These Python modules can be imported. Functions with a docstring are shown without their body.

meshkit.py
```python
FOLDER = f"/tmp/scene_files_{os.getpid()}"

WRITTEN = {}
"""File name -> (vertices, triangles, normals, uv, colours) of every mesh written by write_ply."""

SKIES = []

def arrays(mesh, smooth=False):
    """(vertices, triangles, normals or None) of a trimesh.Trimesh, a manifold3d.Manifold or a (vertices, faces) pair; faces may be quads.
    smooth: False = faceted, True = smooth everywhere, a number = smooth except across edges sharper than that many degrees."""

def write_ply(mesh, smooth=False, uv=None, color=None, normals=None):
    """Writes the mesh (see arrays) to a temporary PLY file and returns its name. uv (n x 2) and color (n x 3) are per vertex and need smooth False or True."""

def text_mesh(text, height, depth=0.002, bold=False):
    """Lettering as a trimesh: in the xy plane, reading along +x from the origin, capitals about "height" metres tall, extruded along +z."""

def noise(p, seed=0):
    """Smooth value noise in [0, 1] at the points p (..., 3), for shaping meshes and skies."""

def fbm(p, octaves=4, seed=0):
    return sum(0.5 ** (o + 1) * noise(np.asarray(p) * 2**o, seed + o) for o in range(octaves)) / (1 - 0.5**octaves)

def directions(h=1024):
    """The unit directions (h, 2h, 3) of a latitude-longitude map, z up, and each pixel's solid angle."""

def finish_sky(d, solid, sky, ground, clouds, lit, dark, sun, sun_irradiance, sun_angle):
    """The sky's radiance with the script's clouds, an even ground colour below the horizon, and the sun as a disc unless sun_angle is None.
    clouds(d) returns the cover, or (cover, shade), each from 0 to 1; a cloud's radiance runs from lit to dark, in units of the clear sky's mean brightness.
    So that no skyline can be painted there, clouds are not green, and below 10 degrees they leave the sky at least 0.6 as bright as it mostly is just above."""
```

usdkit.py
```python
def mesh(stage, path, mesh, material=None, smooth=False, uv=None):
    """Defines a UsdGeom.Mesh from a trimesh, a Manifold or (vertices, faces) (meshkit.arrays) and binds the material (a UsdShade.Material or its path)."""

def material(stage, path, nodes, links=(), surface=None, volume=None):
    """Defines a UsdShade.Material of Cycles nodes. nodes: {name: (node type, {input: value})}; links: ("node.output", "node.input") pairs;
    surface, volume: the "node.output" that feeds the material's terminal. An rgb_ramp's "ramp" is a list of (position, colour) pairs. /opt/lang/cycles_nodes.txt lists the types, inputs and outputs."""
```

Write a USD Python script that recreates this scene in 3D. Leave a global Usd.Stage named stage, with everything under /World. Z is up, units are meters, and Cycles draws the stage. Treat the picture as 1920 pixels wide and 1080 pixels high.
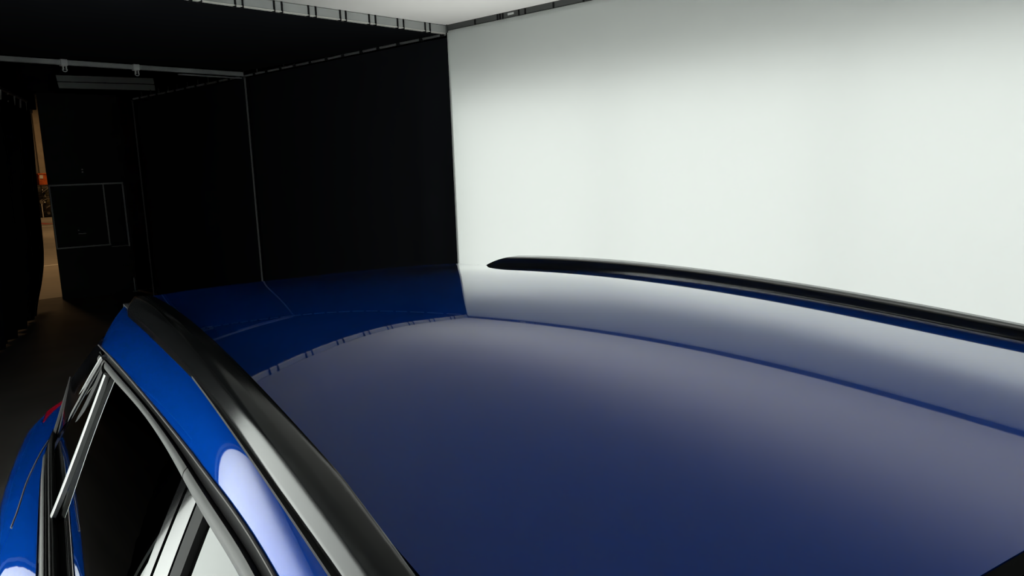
import math, random
import numpy as np
import trimesh
import usdkit
from pxr import Usd, UsdGeom, UsdLux, Gf, Sdf

stage = Usd.Stage.CreateInMemory()
UsdGeom.SetStageUpAxis(stage, 'Z')
UsdGeom.SetStageMetersPerUnit(stage, 1.0)
UsdGeom.Xform.Define(stage, '/World')
UsdGeom.Scope.Define(stage, '/World/Looks')
rnd = random.Random(7)

# ------------------------------------------------------------------ camera, lights, exposure
# World frame = the car's frame: +x is the car's front, +y its left, z up.  The booth is turned 16 degrees against the car.
YAW, PITCH, ROLL, FPX = 30.900, 9.217, -1.966, 1431.4
CAM = np.array([0.0, -0.67325, 1.94])
EXPOSURE = 0.0
WARM_POWER = 14.0
CORNER = np.array([-5.67935, 2.20260])           # where the white far wall meets the dark tunnel, floor plan
TURN = math.radians(15.9608)
RX = np.array([math.cos(TURN), math.sin(TURN)])  # along the far wall, towards the front of the car
RY = np.array([-math.sin(TURN), math.cos(TURN)]) # across the booth, towards the far wall


def camera():
    a, p, r = np.radians([YAW, PITCH, ROLL])
    f = np.array([-np.cos(a), np.sin(a), 0]); ri = np.array([np.sin(a), np.cos(a), 0]); z = np.array([0, 0, 1.0])
    fw = np.cos(p) * f - np.sin(p) * z; up = np.sin(p) * f + np.cos(p) * z
    r2 = np.cos(r) * ri + np.sin(r) * up; u2 = -np.sin(r) * ri + np.cos(r) * up
    cam = UsdGeom.Camera.Define(stage, '/World/camera')
    m = Gf.Matrix4d(*[float(v) for v in (*r2, 0, *u2, 0, *(-fw), 0, *CAM, 1)])
    cam.AddTransformOp().Set(m)
    cam.CreateHorizontalApertureAttr(36.0)
    cam.CreateVerticalApertureAttr(20.25)
    cam.CreateFocalLengthAttr(FPX / 1920 * 36.0)
    cam.CreateClippingRangeAttr((0.02, 500.0))
    cam.CreateExposureAttr(EXPOSURE)


camera()


def R3(xr, yr, z):
    """Booth coordinates (along the wall from the corner, across, up) to world."""
    xr, yr, z = np.broadcast_arrays(np.asarray(xr, float), np.asarray(yr, float), np.asarray(z, float))
    return np.stack([CORNER[0] + xr * RX[0] + yr * RY[0], CORNER[1] + xr * RX[1] + yr * RY[1], z], -1)


def rect_light(path, centre, w, h, power, color, rotz, pitch=0.0):
    l = UsdLux.RectLight.Define(stage, path)
    l.CreateWidthAttr(w); l.CreateHeightAttr(h); l.CreateIntensityAttr(power); l.CreateColorAttr(Gf.Vec3f(*color))
    l.AddTranslateOp().Set(Gf.Vec3d(*[float(c) for c in centre]))
    l.AddRotateZOp().Set(math.degrees(rotz))
    if pitch:
        l.AddRotateXOp().Set(pitch)
    return l


CEIL = 3.05
# floor plan of the white booth: far corner, far front, near front, near corner
PLAN = np.array([CORNER, [3.2, 4.742], [3.2, -4.288], [-4.70, -2.029]])
NEAR_Y = -4.33                                   # where the near wall ends, in booth coordinates
WALL_LIGHT_FAR, WALL_LIGHT_NEAR, CEIL_LIGHT = 1.70, 8.0, 1.95       # radiance of the lamp boards inside the two backlit fabric walls
BOARD_Z0, BOARD_Z1, BOX_DEPTH = 0.05, 2.50, 0.27


def lamp_boards(name, p, q, power, step=1.55):
    """Lamp boards behind the fabric from p to q, shining into the booth (left of the walk)."""
    p, q = np.asarray(p, float), np.asarray(q, float)
    L = np.linalg.norm(q - p); d = (q - p) / L; n = np.array([d[1], -d[0]])
    k = int(round(L / step)); w = L / k
    for i in range(k):
        c = p + d * (i + 0.5) * w + n * BOX_DEPTH
        l = UsdLux.RectLight.Define(stage, '/World/%s_%03d' % (name, i + 1))
        l.CreateWidthAttr(float(w - 0.03)); l.CreateHeightAttr(BOARD_Z1 - BOARD_Z0)
        l.CreateIntensityAttr(power); l.CreateColorAttr(Gf.Vec3f(0.975, 1.0, 0.975))
        m = Gf.Matrix4d(float(d[0]), float(d[1]), 0, 0, 0, 0, 1, 0, float(n[0]), float(n[1]), 0, 0, float(c[0]), float(c[1]), (BOARD_Z0 + BOARD_Z1) / 2, 1)
        l.AddTransformOp().Set(m)


lamp_boards('far_wall_board', PLAN[1], PLAN[0], WALL_LIGHT_FAR)
lamp_boards('near_wall_board', PLAN[3], PLAN[2], WALL_LIGHT_NEAR)
for k in range(5):                                # lamp boards a metre above the backlit ceiling fabric, along the far wall
    rect_light('/World/ceiling_board_%03d' % (k + 1), R3(0.95 + 1.75 * k, -0.60, CEIL + 0.95), 1.72, 1.1, CEIL_LIGHT, (1.0, 1.0, 0.965), TURN)
for k, (xs, ys) in enumerate(((-15.0, 1.0), (-27.0, 5.0), (-38.0, 8.6))):
    rect_light('/World/hall_lamp_glow_%03d' % (k + 1), R3(xs, ys, 5.9), 1.5, 1.5, WARM_POWER, (1.0, 0.60, 0.26), TURN)

# ------------------------------------------------------------------ materials
LOOKS = {}


def look(name, nodes, links=(), surface='p.BSDF'):
    LOOKS[name] = usdkit.material(stage, '/World/Looks/' + name, nodes, links, surface=surface)


def plain(name, color, rough=0.5, metallic=0.0, spec=0.5, bump=None, coat=0.0, vary=None, diffr=0.0):
    nodes = {'p': ('principled_bsdf', {'base_color': color, 'roughness': rough, 'metallic': metallic, 'specular_ior_level': spec, 'coat_weight': coat, 'coat_roughness': 0.02})}
    links = []
    if vary or bump:
        nodes['g'] = ('geometry', {})
    if vary:
        scale, c2 = vary
        nodes['n'] = ('noise_texture', {'scale': scale, 'detail': 4.0})
        nodes['r'] = ('rgb_ramp', {'ramp': [(0.35, color), (0.65, c2)]})
        links += [('g.position', 'n.vector'), ('n.fac', 'r.fac'), ('r.color', 'p.base_color')]
    if bump:
        scale, dist = bump
        nodes['bn'] = ('noise_texture', {'scale': scale, 'detail': 3.0})
        nodes['b'] = ('bump', {'strength': 1.0, 'distance': dist})
        links += [('g.position', 'bn.vector'), ('bn.fac', 'b.height'), ('b.normal', 'p.normal')]
    look(name, nodes, links)


plain('white_fabric', (0.80, 0.83, 0.81), 0.9, spec=0.1, bump=(3.0, 0.002))
plain('white_floor', (0.42, 0.43, 0.425), 0.6, spec=0.3)
plain('black_fabric', (0.0085, 0.0092, 0.0115), 0.95, spec=0.05)
plain('black_panel', (0.024, 0.029, 0.031), 0.6, spec=0.2)
plain('dark_wall', (0.006, 0.007, 0.008), 0.8, spec=0.1)
plain('strap_black', (0.006, 0.006, 0.007), 0.8, spec=0.2)
plain('aluminium', (0.55, 0.56, 0.57), 0.38, metallic=0.85)
plain('grey_paint', (0.58, 0.59, 0.59), 0.5)
plain('dark_tube', (0.05, 0.053, 0.052), 0.5)
plain('lamp_slat', (0.82, 0.83, 0.81), 0.5, vary=(1.5, (0.84, 0.80, 0.77)))
plain('concrete_dark', (0.15, 0.137, 0.128), 0.8, vary=(1.2, (0.20, 0.182, 0.168)), bump=(30.0, 0.001), spec=0.25)
plain('concrete_hall', (0.42, 0.38, 0.34), 0.6, vary=(0.5, (0.34, 0.31, 0.28)), spec=0.3)
plain('floor_paint', (0.85, 0.84, 0.80), 0.5)
plain('red_paint', (0.55, 0.07, 0.05), 0.6)
plain('post_timber', (0.45, 0.40, 0.33), 0.7, vary=(2.0, (0.36, 0.31, 0.26)))
plain('hall_wall', (0.20, 0.18, 0.16), 0.8)
plain('orange_crate', (0.75, 0.16, 0.03), 0.5, vary=(6.0, (0.45, 0.07, 0.02)))
plain('machine_black', (0.015, 0.014, 0.013), 0.4)
plain('machine_olive', (0.14, 0.12, 0.05), 0.5)
plain('chrome', (0.85, 0.85, 0.85), 0.12, metallic=1.0)
plain('offwhite', (0.75, 0.73, 0.68), 0.6)
plain('rail_black', (0.008, 0.0085, 0.009), 0.10, spec=0.5)
plain('seal_black', (0.008, 0.008, 0.008), 0.6, spec=0.22)
plain('beam_grey', (0.46, 0.47, 0.465), 0.5, vary=(4.0, (0.40, 0.41, 0.405)))
plain('brown_edge', (0.06, 0.052, 0.048), 0.5)
plain('pole_grey', (0.10, 0.105, 0.105), 0.5)
plain('bar_grey', (0.34, 0.35, 0.35), 0.5, vary=(5.0, (0.24, 0.25, 0.25)))
plain('fin_grey', (0.018, 0.017, 0.017), 0.6, spec=0.15)
plain('gloss_black', (0.006, 0.006, 0.007), 0.05, spec=0.5, coat=0.3)
plain('satin_trim', (0.075, 0.076, 0.074), 0.42, metallic=0.35, spec=0.35)
plain('bright_trim', (0.34, 0.34, 0.335), 0.38, metallic=0.8)
plain('cladding', (0.02, 0.02, 0.021), 0.6)
plain('rubber', (0.008, 0.008, 0.008), 0.85, spec=0.1)
plain('rim_silver', (0.55, 0.56, 0.57), 0.3, metallic=0.9)
plain('interior', (0.015, 0.015, 0.016), 0.8)
plain('plate_white', (0.75, 0.75, 0.75), 0.5)
look('car_paint', {
    'flake': ('glossy_bsdf', {'color': (0.001, 0.064, 0.45), 'roughness': 0.40}),
    'body': ('diffuse_bsdf', {'color': (0.0004, 0.034, 0.27)}),
    'base': ('mix_closure', {'fac': 0.4}),
    'coat': ('glossy_bsdf', {'color': (1, 1, 1), 'roughness': 0.02}),
    'f': ('fresnel', {'IOR': 1.5}), 'k': ('math', {'math_type': 'multiply', 'value2': 1.14, 'use_clamp': True}), 'm': ('mix_closure', {})},
    [('flake.BSDF', 'base.closure1'), ('body.BSDF', 'base.closure2'), ('f.fac', 'k.value1'), ('k.value', 'm.fac'), ('base.closure', 'm.closure1'), ('coat.BSDF', 'm.closure2')], 'm.closure')
look('ceiling_fabric', {
    'd': ('diffuse_bsdf', {'color': (0.79, 0.80, 0.775)}), 't': ('translucent_bsdf', {'color': (0.79, 0.80, 0.775)}), 'm': ('mix_closure', {'fac': 0.78})},
    [('d.BSDF', 'm.closure1'), ('t.BSDF', 'm.closure2')], 'm.closure')
look('backlit_fabric', {
    'd': ('diffuse_bsdf', {'color': (0.80, 0.83, 0.805)}), 't': ('translucent_bsdf', {'color': (0.80, 0.83, 0.805)}), 'm': ('mix_closure', {'fac': 0.5})},
    [('d.BSDF', 'm.closure1'), ('t.BSDF', 'm.closure2')], 'm.closure')
look('dark_glass', {
    't': ('transparent_bsdf', {'color': (0.02, 0.021, 0.023)}),
    'g': ('glossy_bsdf', {'color': (0.95, 0.97, 0.96), 'roughness': 0.0}),
    'f': ('fresnel', {'IOR': 1.52}), 'm': ('mix_closure', {})},
    [('f.fac', 'm.fac'), ('t.BSDF', 'm.closure1'), ('g.BSDF', 'm.closure2')], 'm.closure')
look('lamp_red', {'p': ('principled_bsdf', {'base_color': (0.45, 0.004, 0.02), 'roughness': 0.08, 'transmission_weight': 0.3, 'coat_weight': 1.0})})
look('lamp_clear', {'p': ('principled_bsdf', {'base_color': (0.8, 0.82, 0.85), 'roughness': 0.08, 'metallic': 0.4, 'coat_weight': 1.0})})
# ------------------------------------------------------------------ helpers
USED = set()


def free(parent, name):
    path, k = parent + '/' + name, 0
    while path in USED:
        k += 1
        path = '%s/%s_%03d' % (parent, name, k)
    USED.add(path)
    return path


def tag(prim, label=None, cat=None, group=None, kind=None):
    for k, v in (('label', label), ('category', cat), ('group', group), ('kind', kind)):
        if v:
            prim.SetCustomDataByKey(k, v)
    return prim


def thing(name, label, cat, loc=(0, 0, 0), rotz=0.0, group=None, kind=None):
    x = UsdGeom.Xform.Define(stage, free('/World', name))
    x.AddTranslateOp().Set(Gf.Vec3d(*[float(v) for v in loc]))
    x.AddRotateZOp().Set(math.degrees(rotz))
    return tag(x.GetPrim(), label, cat, group, kind)


def obj(name, mesh, mat, parent=None, smooth=False, label=None, cat=None, group=None, kind=None):
    p = free(str(parent.GetPath()) if parent is not None else '/World', name)
    return tag(usdkit.mesh(stage, p, mesh, LOOKS[mat], smooth).GetPrim(), label, cat, group, kind)


def cat_(ms):
    ms = [m if isinstance(m, trimesh.Trimesh) else trimesh.Trimesh(*m, process=False) for m in ms]
    return trimesh.util.concatenate(ms)


def box(lo, hi, bev=0.0):
    lo, hi = np.minimum(lo, hi), np.maximum(lo, hi)
    if bev <= 0:
        m = trimesh.creation.box(hi - lo)
        m.apply_translation((lo + hi) / 2)
        return m
    c = []
    for k in range(3):
        s = np.array([bev, bev, bev]); s[k] = 0
        for i in (0, 1):
            for j in (0, 1):
                for l in (0, 1):
                    c.append([(lo + s)[0] if i else (hi - s)[0], (lo + s)[1] if j else (hi - s)[1], (lo + s)[2] if l else (hi - s)[2]])
    return trimesh.convex.convex_hull(np.array(c))


def rbox(x0, x1, y0, y1, z0, z1, bev=0.0):
    """Box along the booth's axes."""
    m = box(np.array([x0, y0, z0], float), np.array([x1, y1, z1], float), bev)
    v = np.array(m.vertices)
    m.vertices = R3(v[:, 0], v[:, 1], v[:, 2])
    return m


def tube(pts, r, n=10, closed_ends=True):
    pts = np.asarray(pts, float)
    r = np.broadcast_to(np.asarray(r, float), (len(pts),))
    tan = np.gradient(pts, axis=0)
    tan /= np.linalg.norm(tan, axis=1, keepdims=True)
    ref = np.array([0, 0, 1.0]) if abs(tan[0][2]) < 0.9 else np.array([1.0, 0, 0])
    rings = []
    for i in range(len(pts)):
        a = np.cross(tan[i], ref); a /= np.linalg.norm(a)
        b = np.cross(a, tan[i]); ref = b
        th = np.linspace(0, 2 * np.pi, n, endpoint=False)
        rings.append(pts[i] + r[i] * (np.cos(th)[:, None] * a + np.sin(th)[:, None] * b))
    v = np.vstack(rings); f = []
    for i in range(len(pts) - 1):
        for j in range(n):
            a, b = i * n + j, i * n + (j + 1) % n
            f += [[a, b, b + n], [a, b + n, a + n]]
    if closed_ends:
        v = np.vstack([v, pts[:1], pts[-1:]])
        k = len(pts) * n
        for j in range(n):
            f += [[k, (j + 1) % n, j], [k + 1, k - n + j, k - n + (j + 1) % n]]
    m = trimesh.Trimesh(v, f, process=False)
    if m.volume < 0:
        m.invert()
    return m


def slab(P, thick, out):
    """A sheet P[i, j] given a real thickness: thick metres behind the outer face; out(point) ~ outward direction used to orient it."""
    P = np.asarray(P, float)
    n, k = P.shape[:2]
    du, dv = np.gradient(P, axis=0), np.gradient(P, axis=1)
    N = np.cross(du, dv)
    N /= np.maximum(np.linalg.norm(N, axis=2, keepdims=True), 1e-12)
    o = np.asarray(out, float)
    s = np.sign((N * o).sum())
    if s < 0:
        N = -N
    top, bot = P.reshape(-1, 3), (P - N * thick).reshape(-1, 3)
    idx = np.arange(n * k).reshape(n, k)
    a, b, c, d = idx[:-1, :-1].ravel(), idx[1:, :-1].ravel(), idx[1:, 1:].ravel(), idx[:-1, 1:].ravel()
    ft = np.vstack([np.stack([a, b, c], 1), np.stack([a, c, d], 1)])
    if s < 0:
        ft = ft[:, ::-1]
    edge = np.concatenate([idx[:, 0], idx[-1, 1:], idx[::-1, -1][1:], idx[0, ::-1][1:]])
    e0, e1 = edge[:-1], edge[1:]
    m = n * k
    fs = np.vstack([np.stack([e0, e1, e1 + m], 1), np.stack([e0, e1 + m, e0 + m], 1)])
    if s < 0:
        fs = fs[:, ::-1]
    fs = fs[:, ::-1]
    fb = ft[:, ::-1] + m
    V = np.vstack([top, bot])
    # the rim gets its own vertices so that smooth shading does not round it
    nv = len(V)
    V2 = np.vstack([V, V]); fs = fs + nv
    mm = trimesh.Trimesh(V2, np.vstack([ft, fb, fs]), process=False)
    mm.remove_unreferenced_vertices()
    return mm


def flip(m):
    m = m.copy()
    m.vertices = m.vertices * np.array([1, -1, 1])
    m.invert()
    return m


def sweep(sec, path_fn, xs, closed=True):
    """sec(i) -> (k, 3) ring at station i, joined into one mesh with flat caps."""
    rings = [np.asarray(path_fn(x), float) for x in xs]
    n = len(rings[0])
    v = np.vstack(rings); f = []
    for i in range(len(rings) - 1):
        for j in range(n):
            a, b = i * n + j, i * n + (j + 1) % n
            f += [[a, b, b + n], [a, b + n, a + n]]
    for base, rev in ((0, True), ((len(rings) - 1) * n, False)):
        c = len(v); v = np.vstack([v, v[base:base + n].mean(0)[None]])
        for j in range(n):
            t = [c, base + j, base + (j + 1) % n]
            f.append(t[::-1] if rev else t)
    m = trimesh.Trimesh(v, f, process=False)
    if m.volume < 0:
        m.invert()
    return m


def struct(name, mesh, mat, label, smooth=False):
    return obj(name, mesh, mat, None, smooth, label, None, None, 'structure')


# ------------------------------------------------------------------ the booth and the hall around it
def prism(poly, z0, z1):
    from shapely.geometry import Polygon
    m = trimesh.creation.extrude_polygon(Polygon(poly), z1 - z0, engine='earcut')
    m.apply_translation([0, 0, z0])
    return m


def wall_slab(p, q, z0, z1, t=0.06):
    """A wall from p to q (floor plan), its thickness on the right hand of the walk."""
    p, q = np.asarray(p, float), np.asarray(q, float)
    d = (q - p) / np.linalg.norm(q - p); n = np.array([d[1], -d[0]]) * t
    return prism([p, q, q + n, p + n], z0, z1)


struct('floor', rbox(-9.5, 1.2, -12.0, 6.5, -0.16, -0.001), 'concrete_dark', 'dark bare concrete floor of the tunnel behind the car')
struct('floor_booth', prism(PLAN, -0.12, 0.0), 'white_floor', 'white floor of the photo booth under the car')
struct('floor_hall', rbox(-48.0, -9.5, -12.0, 20.0, -0.12, 0.0), 'concrete_hall', 'warm lit concrete floor of the hall beyond the gap')
def sheet(p, q, z0, z1):
    p, q = np.asarray(p, float), np.asarray(q, float)
    return np.array([[*p, z0], [*q, z0], [*q, z1], [*p, z1]]), np.array([[0, 1, 2, 3]])


def box_wall(p, q, z1):
    """Back, top and ends of a light box behind a fabric wall."""
    p, q = np.asarray(p, float), np.asarray(q, float)
    d = (q - p) / np.linalg.norm(q - p); n = np.array([d[1], -d[0]])
    w = BOX_DEPTH + 0.02
    return cat_([prism([p + n * w, q + n * w, q + n * (w + 0.03), p + n * (w + 0.03)], 0, z1),
                 prism([p + n * 0.003, q + n * 0.003, q + n * w, p + n * w], z1 - 0.03, z1),
                 prism([p + n * 0.003, p + n * w, p + n * w + d * 0.012, p + n * 0.003 + d * 0.012], 0, z1 - 0.03),
                 prism([q + n * 0.003, q + n * w, q + n * w - d * 0.012, q + n * 0.003 - d * 0.012], 0, z1 - 0.03)])


struct('wall_far', sheet(PLAN[1], PLAN[0], 0.0, 3.006), 'backlit_fabric', 'white backlit fabric wall of the booth beyond the car')
struct('wall_near', sheet(PLAN[3], PLAN[2], 0.0, 3.04), 'backlit_fabric', 'white backlit fabric wall of the booth on the camera side')
struct('trim_1', box_wall(PLAN[1], PLAN[0], 3.0), 'dark_wall', 'light box casing behind the white far wall')
_d = -RX
struct('trim_4', prism([PLAN[0] - 0.014 * _d + 0.004 * RY, PLAN[0] - 0.014 * _d + 0.28 * RY, PLAN[0] - 0.022 * _d + 0.28 * RY, PLAN[0] - 0.022 * _d + 0.004 * RY], 0.0, 2.96), 'white_fabric', 'white inner end of the light box beside the black curtain')
struct('trim_3', cat_([rbox(0.0, 9.25, -3.6, 0.03, CEIL + 1.06, CEIL + 1.1), rbox(-0.03, 0.0, -3.6, 0.03, CEIL + 0.01, CEIL + 1.1), rbox(0.0, 9.25, 0.0, 0.03, CEIL + 0.01, CEIL + 1.06), rbox(0.0, 9.25, -3.63, -3.6, CEIL + 0.01, CEIL + 1.1), rbox(9.25, 9.28, -3.63, 0.03, CEIL + 0.01, CEIL + 1.1)]), 'dark_wall', 'light box casing above the white ceiling')
struct('trim_2', box_wall(PLAN[3], PLAN[2], 3.03), 'dark_wall', 'light box casing behind the white wall on the camera side')
struct('wall_front', wall_slab(PLAN[2], PLAN[1], 0.0, 3.04), 'white_fabric', 'white fabric wall closing the front end of the booth')
struct('ceiling', (np.array([[*p, CEIL] for p in PLAN]), np.array([[0, 1, 2, 3]])), 'ceiling_fabric', 'white fabric ceiling of the photo booth')
struct('wall_outer', rbox(-8.65, -6.5, 1.3, 1.4, 0.0, 4.6), 'dark_wall', 'dark side wall between the tunnel and the back wall')
struct('ceiling_hall', rbox(-9.5, -3.3, -12.0, 6.5, 4.6, 4.7), 'dark_wall', 'dark roof of the building over the tunnel end')
struct('wall_left', rbox(-9.5, 0.0, -12.1, -12.0, 0.0, 4.6), 'dark_wall', 'dark building wall far to the left')

# back wall: turned with the car, not with the booth
YD = np.array([-0.0727298, 0.9973517]); FP = np.array([-14.41776, -0.642033])   # along the wall; foot of the door's left edge
ND = np.array([YD[1], -YD[0]])                                                # towards the camera


def BW(s, n, z):
    s, n, z = np.broadcast_arrays(np.asarray(s, float), np.asarray(n, float), np.asarray(z, float))
    return np.stack([FP[0] + s * YD[0] + n * ND[0], FP[1] + s * YD[1] + n * ND[1], z], -1)


def bbox(s0, s1, n0, n1, z0, z1, bev=0.0):
    m = box(np.array([s0, n0, z0], float), np.array([s1, n1, z1], float), bev)
    v = np.array(m.vertices)
    m.vertices = BW(v[:, 0], v[:, 1], v[:, 2])
    if m.volume < 0:
        m.invert()
    return m


struct('wall_back', cat_([bbox(1.12, 2.2, -0.22, -0.14, 0, 4.6), bbox(-0.02, 1.12, -0.22, -0.06, 3.29, 4.6), bbox(-9.0, -0.02, -0.22, -0.06, 3.05, 4.6), bbox(-9.0, -1.0, -0.22, -0.06, 0, 3.05)]), 'dark_wall', 'black back wall of the building behind the tunnel')
door = thing('door_1', 'dark door leaf with a thin grey rectangular frame in the back wall', None, BW(0.55, 0, 0), math.atan2(YD[1], YD[0]), kind='structure')


def local(m, prim_loc, rotz):
    m = m.copy()
    c, s = math.cos(-rotz), math.sin(-rotz)
    v = np.array(m.vertices) - np.asarray(prim_loc, float)
    m.vertices = np.stack([c * v[:, 0] - s * v[:, 1], s * v[:, 0] + c * v[:, 1], v[:, 2]], 1)
    return m


DL, DR = BW(0.55, 0, 0), math.atan2(YD[1], YD[0])
dp = lambda n, m, mat, **k: obj(n, local(m, DL, DR), mat, door, **k)
dp('leaf', bbox(0.0, 1.125, -0.06, 0.0, -0.001, 3.295, 0.003), 'black_panel')
for s0, s1, z0, z1 in ((0.0, 1.085, 1.835, 1.862), (1.062, 1.085, 0.78, 1.835), (0.0, 0.022, 0.83, 1.835), (0.772, 0.792, 0.845, 1.835), (0.0, 0.80, 0.822, 0.845), (0.80, 1.062, 0.79, 0.802)):
    dp('frame_bar', bbox(s0, s1, 0.0, 0.022, z0, z1, 0.004), 'grey_paint')
for z in (2.09, 2.05):
    dp('bolt', bbox(0.495, 0.52, 0.0, 0.012, z - 0.011, z + 0.011, 0.004), 'grey_paint')
dp('handle', cat_([bbox(0.34, 0.355, 0.0, 0.03, 1.10, 1.115), bbox(0.34, 0.45, 0.03, 0.045, 1.045, 1.058), bbox(0.34, 0.355, 0.0, 0.045, 1.045, 1.058)]), 'grey_paint')
obj('floor_post', cat_([bbox(1.07, 1.085, 0.05, 0.065, 0.0, 0.24), bbox(1.04, 1.115, 0.02, 0.095, 0.0, 0.012)]), 'grey_paint', None, False, 'short thin grey post standing on the floor beside the dark door', 'post')

lf = thing('light_fixture', 'grey twin-slat ceiling lamp fixture, unlit, above the dark door', 'lamp', BW(1.0, 0.1, 3.37), DR)
for z0, z1 in ((3.372, 3.462), (3.476, 3.566)):
    lean = lambda z: (3.57 - z) * 0.17
    b = box(np.array([0.285, 0.06, z0]), np.array([1.705, 0.09, z1]), 0.003)
    v = np.array(b.vertices); v[:, 0] += (3.57 - v[:, 2]) * 0.15; v[:, 1] -= (3.57 - v[:, 2]) * 0.25 - 0.05
    b.vertices = BW(v[:, 0], v[:, 1], v[:, 2])
    if b.volume < 0: b.invert()
    obj('slat', local(b, BW(1.0, 0.1, 3.37), DR), 'lamp_slat', lf)
for s in (0.5, 1.5):
    obj('bracket', local(bbox(s, s + 0.05, -0.055, 0.06, 3.44, 3.48), BW(1.0, 0.1, 3.37), DR), 'dark_tube', lf)

# frame beam with strap pairs at the end of the white ceiling
beam = thing('frame_beam', 'pale aluminium beam with pairs of black straps at the ceiling edge', 'beam', R3(0, 0, 2.985), TURN)
BL = R3(0, 0, 2.985)
bm = lambda n, m, mat, **k: obj(n, local(m, BL, TURN), mat, beam, **k)
bm('tube', rbox(-0.045, -0.002, NEAR_Y, -0.005, 2.988, 3.047, 0.003), 'beam_grey')
bm('lip', rbox(-0.03, 0.004, NEAR_Y, -0.02, 2.9815, 2.9875), 'offwhite')
k = 0
yy = -0.20
while yy > NEAR_Y + 0.2:
    for d in (-0.026, 0.026):
        j = rnd.uniform(-0.006, 0.006)
        bm('strap', rbox(-0.05, 0.004, yy + d + j - 0.006, yy + d + j + 0.006, 2.975, 3.049, 0.001), 'strap_black')
    yy -= 0.2655 + rnd.uniform(-0.012, 0.012)
# dark valance tube above the white far wall with clips
val = thing('valance_tube', 'dark grey tube with small clips between white wall and white ceiling', 'tube', R3(0, 0, 3.006), TURN)
VL = R3(0, 0, 3.006)
obj('tube', local(rbox(0.02, 9.2, -0.012, 0.05, 3.007, 3.05, 0.004), VL, TURN), 'dark_tube', val)
for x in (0.335, 0.575, 0.60, 0.629, 0.79, 0.852, 1.118, 1.38, 1.44, 1.70, 1.98, 2.2):
    obj('clip', local(rbox(x - 0.006, x + 0.006, -0.017, -0.010, 3.005, 3.045), VL, TURN), 'strap_black', val)
obj('tag_label', local(rbox(0.68, 0.74, -0.015, -0.012, 3.022, 3.037), VL, TURN), 'grey_paint', val, label='small pale tag on the tube')

# black curtains along the tunnel
def drape(x0, x1, yr, z0, z1, amp, seed, n=160, m=40, out=(0, -1)):
    r = random.Random(seed)
    ph = [r.uniform(0, 6.28) for _ in range(4)]
    u = np.linspace(x0, x1, n)[:, None]; w = np.linspace(z0, z1, m)[None, :]
    hang = (1 - (w - z0) / (z1 - z0))
    f = amp(u) * (np.sin(u * 7.0 + ph[0]) * 0.5 + np.sin(u * 13 + ph[1] + hang) * 0.3 + np.sin(u * 3.1 + ph[2]) * 0.4) * (0.25 + 0.75 * hang)
    P = R3(u + 0 * w, yr + f, w + 0 * u)
    return slab(P, 0.004, np.array([*(out[0] * RX + out[1] * RY), 0]))


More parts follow.
